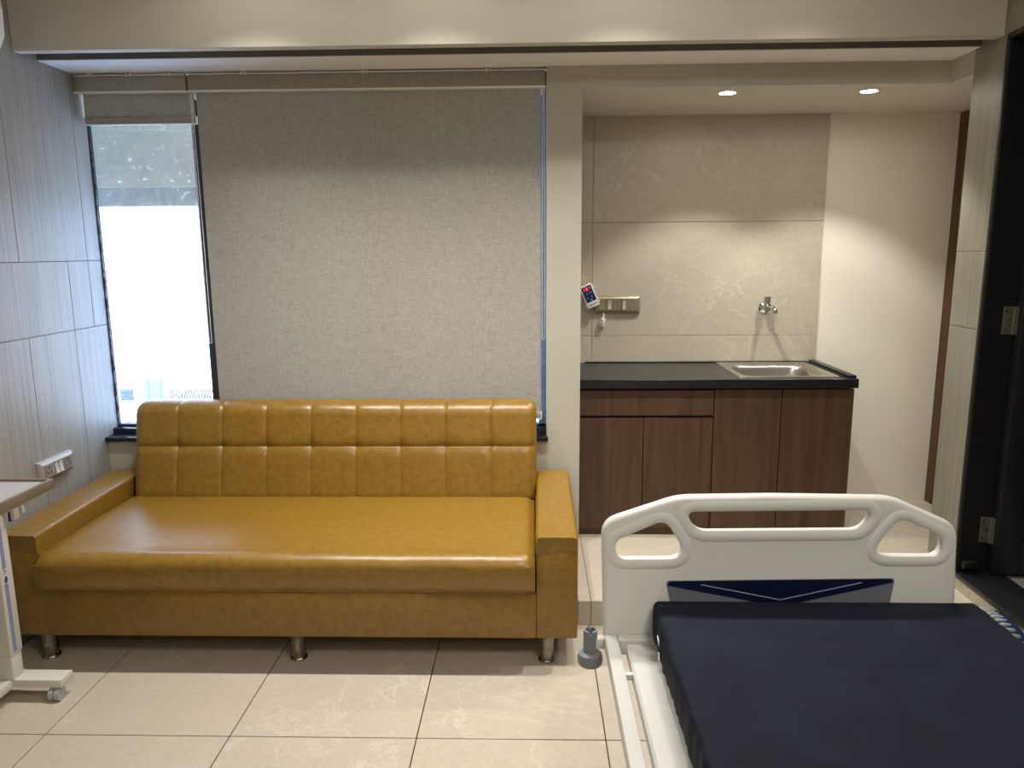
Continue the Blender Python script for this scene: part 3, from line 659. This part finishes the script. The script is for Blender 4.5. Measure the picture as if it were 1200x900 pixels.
MB().box(BL0+.034, BL1-.034, BY0, BY0+.03, .455, .497, .003).obj('end_rail', 'bedmetal', bed)
DX0, DX1 = .247, 1.160
for y0, y1 in ((1.22, HY-.05), (.55, 1.21), (-.08, .54)):
    b = MB().prism([(DX0, .462), (DX0, .488), (DX0+.006, .494), (DX0+.036, .494), (DX0+.046, .490), (DX1-.11, .490), (DX1-.11, .462)], 'y', y0, y1); b.obj('deck_panel', 'bedmetal', bed)
for y in (1.375, .8, .2): MB().box(BL0+.03, BL1-.03, y-.02, y+.02, .435, .462).obj('cross_bar', 'bedmetal', bed)
MB().box(.228, .250, 1.70, 1.715, .47, .486, .002).obj('hook', 'bedmetal', bed)
for x in (BL0+.12, BL1-.12):
    for y in (1.45, .25):
        MB().box(x-.025, x+.025, y-.025, y+.025, .11, .458, .004).obj('leg', 'bedmetal', bed)
        b = MB().cyl((x-.018, y, .05), (x+.018, y, .05), .05, seg=24, bevel=.006); b.box(x-.022, x+.022, y-.02, y+.02, .07, .115, .006); b.obj('caster', 'caster', bed)
for x, s_ in ((.156, 1), (1.153, -1)):
    y = 1.885; b = MB()
    b.lathe((x, y, .405), (0, 0, 1), [(.012, 0), (.030, .001), (.034, .006), (.0345, .022), (.031, .033), (.024, .037), (.0195, .038), (.0195, .0385)], 32)
    bu = b.obj('corner_bumper', 'greypl', bed)
    b = MB(); ro, ri, z0, z1, seg = .0192, .0135, .44, .507, 36; O, I = [], []
    for k in range(seg+1):
        a = -PI/2+2*PI*k/seg+1e-4; notch = .010*max(0, 1-abs(((a+PI/2+PI) % (2*PI))-PI)/.32) + .008*max(0, 1-abs(((a-PI/2+PI) % (2*PI))-PI)/.3)
        O.append([(x+ro*math.cos(a), y+ro*math.sin(a), z0), (x+ro*math.cos(a), y+ro*math.sin(a), z1-notch), (x+ri*math.cos(a), y+ri*math.sin(a), z1-notch), (x+ri*math.cos(a), y+ri*math.sin(a), z0+.01)])
    b.loft(O, False); b.cyl((x, y, z0+.002), (x, y, z0+.012), ri+.001, seg=20); b.obj('post_socket', 'greypl', bu)
    MB().box(min(x, x+s_*.045), max(x, x+s_*.045), y-.012, y+.012, .455, .485, .003).obj('socket_arm', 'bedmetal', bu)

# mattress
def mattress():
    x0, x1, y0, y1, z0, z1, r = .322, 1.168, -.06, HY-.004, .4955, .600, .014
    prof = []
    def arcp(cx, cz, a0, n=7): return [(cx+r*math.cos(a0+PI/2*k/n), cz+r*math.sin(a0+PI/2*k/n), 1) for k in range(n+1)]
    prof += [(x0+r+(x1-x0-2*r)*k/14, z0, 0) for k in range(1, 14)]
    prof += arcp(x1-r*.6, z0+r*.6, -PI/2, 4)[:0]
    prof += [(x1-.012, z0, 0), (x1, z0+.012, 2)] + [(x1, z0+.012+(z1-r-z0-.012)*k/5, 2) for k in range(1, 5)]
    prof += [(x1-r+r*math.cos(PI/2*k/6), z1-r+r*math.sin(PI/2*k/6), 2) for k in range(7)]
    prof += [(x1-r-(x1-x0-2*r)*k/40, z1, 3) for k in range(1, 40)]
    prof += [(x0+r+r*math.cos(PI/2+PI/2*k/6), z1-r+r*math.sin(PI/2+PI/2*k/6), 4) for k in range(7)]
    prof += [(x0, z1-r-(z1-r-z0-.012)*k/5, 4) for k in range(1, 5)] + [(x0, z0+.012, 4), (x0+.012, z0, 0)]
    L = []; n = 190
    ylist = [y1-.0-(y1-y0)*k/n for k in range(n+1)]
    for i, y in enumerate(ylist):
        e = min(y1-y, y-y0); ins = 0
        if e < r: ins = r-math.sqrt(max(0, r*r-(r-e)**2))
        ring = []
        for x, z, k in prof:
            hz = (z-z0)/(z1-z0); dx = dz = 0
            if k in (2, 4):
                s_ = -1 if k == 4 else 1; dx = s_*((.0060)*mnoise.noise(Vector((y*26, z*6, 1)))+.003*mnoise.noise(Vector((y*70, z*3, 4))))*(1-.3*hz) - s_*.004*math.sin(PI*hz)*-1
            if k >= 3 and z > z1-.001: dz = .0022*mnoise.noise(Vector((x*4, y*5, 2)))+.0010*mnoise.noise(Vector((x*14+y*9, y*16-x*6, 7)))
            if ins: dz -= ins*.9*(1 if z > z1-r-.001 else 0); dx += (ins*.4 if k == 4 else (-ins*.4 if k == 2 else 0))
            ring.append((x+dx-.012*(y1-y)/1.9*(1 if k == 4 else 0), y, z+dz))
        L.append(ring)
    return MB().loft(L, True, True, True)
mo = tag(mattress().obj('mattress', 'mattress', ang=70), 'dark navy vinyl mattress lying on the hospital bed', 'mattress')
b = MB().obox((.3165, 1.742, .545), (.003, .022, .040), Matrix.Rotation(.25, 3, 'X') @ Matrix.Rotation(-.18, 3, 'Y'), .001, 1); b.obox((.314, 1.722, .522), (.002, .018, .022), Matrix.Rotation(-.5, 3, 'X'), .001, 1); tg = b.obj('care_tag', 'whitepl', mo)
MB().obox((.3142, 1.738, .538), (.003, .007, .018), Matrix.Rotation(.25, 3, 'X') @ Matrix.Rotation(-.18, 3, 'Y')).obj('tag_print', 'navy', tg)

# ------------------------------------------------------------------ overbed table
t = thing('overbed_table', 'off-white rolling overbed table with a taupe edged top', 'table', (-1.8, 2.1, 0))
TY1 = 2.315; tx0, tx1, ty0 = -2.005, -1.570, 1.62
top = MB().box(tx0+.004, tx1-.004, ty0+.004, TY1-.004, .768, .790).obj('table_top', 'tabletop', t)
b = MB().box(tx1-.012, tx1, ty0, TY1, .766, .798, .002); b.box(tx0, tx0+.012, ty0, TY1, .766, .798, .002); b.box(tx0+.012, tx1-.012, TY1-.012, TY1, .766, .798, .002); b.box(tx0+.012, tx1-.012, ty0, ty0+.012, .766, .798, .002)
b.obj('raised_rim', 'tableedge', top)
MB().box(tx0+.03, tx1-.02, ty0+.04, TY1-.04, .752, .767).obj('under_frame', 'tablegrey', t)
b = MB().box(-1.868, -1.780, 2.297, 2.357, .168, .735, .003); col = b.obj('column', 'tablegrey', t)
MB().box(-1.864, -1.784, 2.301, 2.353, .078, .17, .002).obj('inner_post', 'tablegrey', t)
MB().box(-1.7803, -1.7792, 2.312, 2.328, .178, .425, 0).obj('blue_stripe', 'bluestripe', col)
MB().box(-1.7803, -1.7792, 2.312, 2.328, .480, .725, 0).obj('blue_stripe', 'bluestripe', col)
pts = [(2.320+.010*math.cos(2*PI*k/24), .440+.015*math.sin(2*PI*k/24)) for k in range(24)]
MB().prism(pts, 'x', -1.7806, -1.7789).obj('oval_ring', 'whitepl', col)
pts = [(2.320+.0078*math.cos(2*PI*k/24), .440+.0125*math.sin(2*PI*k/24)) for k in range(24)]
MB().prism(pts, 'x', -1.7803, -1.7785).obj('oval_logo', 'blueprint', col)
b = MB()
for k, (dy, r) in enumerate(((-.003, .5), (.003, -.5), (-.002, .3))): b.obox((-1.7795, 2.320+dy, .462+.006*k), (.001, .0022, .008), Matrix.Rotation(r, 3, 'X'))
b.obj('logo_lettering', 'blueprint', col)
MB().cyl((-1.84, 2.2955, .195), (-1.84, 2.2985, .195), .005, seg=12).obj('screw', 'black', col)
b = MB().box(-1.855, -1.790, 2.30, 2.36, .70, .755, .002); b.box(-1.765, -1.752, 2.36, 2.395, .635, .752, .002); b.box(-1.79, -1.752, 2.352, 2.37, .69, .752); b.obj('bracket', 'tablegrey', t)
lv = MB().box(-1.778, -1.768, 2.365, 2.392, .628, .74, .002).obj('mechanism', 'louvre', t)
for k in range(3): MB().box(-1.767, -1.764, 2.367, 2.390, .645+.03*k, .65+.03*k).obj('rib', 'chrome', lv)
MB().tube([(-1.752, 2.385, .72), (-1.745, 2.392, .69), (-1.742, 2.392, .652)], .004, 8).obj('release_lever', 'whitepl', t)
MB().box(-1.862, -1.792, 1.66, 2.375, .049, .080, .003).obj('base_bar', 'tablegrey', t)
MB().box(-1.99, -1.622, 2.304, 2.372, .050, .0795, .003).obj('cross_foot', 'tablegrey', t)
MB().box(-1.99, -1.622, 1.64, 1.708, .050, .0795, .003).obj('cross_foot', 'tablegrey', t)
for x in (-1.650, -1.965):
    for y in (2.315, 1.66):
        b = MB(); b.cyl((x-.0185, y, .0235), (x-.0025, y, .0235), .0235, seg=24, bevel=.005); b.cyl((x+.0025, y, .0235), (x+.0185, y, .0235), .0235, seg=24, bevel=.005); b.cyl((x-.006, y, .0235), (x+.006, y, .0235), .015, seg=16); b.cyl((x, y+.01, .03), (x, y+.012, .053), .008, seg=12)
        ca = b.obj('caster', 'caster', t)

# ------------------------------------------------------------------ air conditioner on the left wall, packet on the floor
t = thing('air_conditioner', 'white wall air conditioner just inside the top left edge', 'air conditioner', (XL, 2.25, 2.2))
prof = [(XL, 2.19), (XL+.13, 2.19), (XL+.185, 2.215), (XL+.208, 2.26), (XL+.212, 2.34), (XL+.205, 2.42), (XL+.17, 2.46), (XL, 2.465)]
b = MB(); L = []
for y, s_ in ((1.84, .94), (1.845, .985), (1.86, 1), (2.60, 1), (2.680, 1), (2.698, .985), (2.705, .94)): L.append([(XL+(x-XL)*s_, y, 2.33+(z-2.33)*s_) for x, z in prof])
b.loft(L, True, True, True); b.obj('housing', 'aircon', t, ang=50)
MB().obox((XL+.165, 2.26, 2.203), (.075, .74, .006), Matrix.Rotation(-.42, 3, 'Y'), .002).obj('louvre_flap', 'whitepl', t)

t = thing('linen_packet', 'blue and white film packet of folded cloth beside the bed', 'packet', (1.578, 2.45, 0))
b = MB(); L = []; n = 22
for i in range(n+1):
    f = i/n; y = 2.25+.40*f; e = math.sin(PI*min(1, max(0, f)))**.45; cx = 1.578; hw = .105*(.35+.65*e); hz = .262*(.42+.58*e)
    ring = []
    for k in range(28):
        a = 2*PI*k/28; ca, sa = math.cos(a), math.sin(a); sx = math.copysign(abs(ca)**.6, ca); sz = math.copysign(abs(sa)**.7, sa)
        w = 1+.06*mnoise.noise(Vector((ca*2, sa*2, y*9)))
        ring.append((cx+hw*sx*w, y, max(.001, hz*.5*(1+sz)*w)))
    L.append(ring)
b.loft(L, True, True, True); po = b.obj('film_wrap', 'bagblue', t, ang=70)
for k in range(11):
    y = 2.305+.023*k; e = math.sin(PI*(y-2.25)/.40)**.45; zt = .262*(.42+.58*e)
    b = MB().tube([(1.590+.052*s_, y+.010*s_, zt*(.985-.10*abs(s_-.1)**2.2)+.004) for s_ in (-1, -.6, -.2, .2, .6, 1)], .0085, 8); b.obj('fold', 'bagwhite', po)

for o in bpy.data.objects:
    if '_w' in o.keys(): del o['_w']
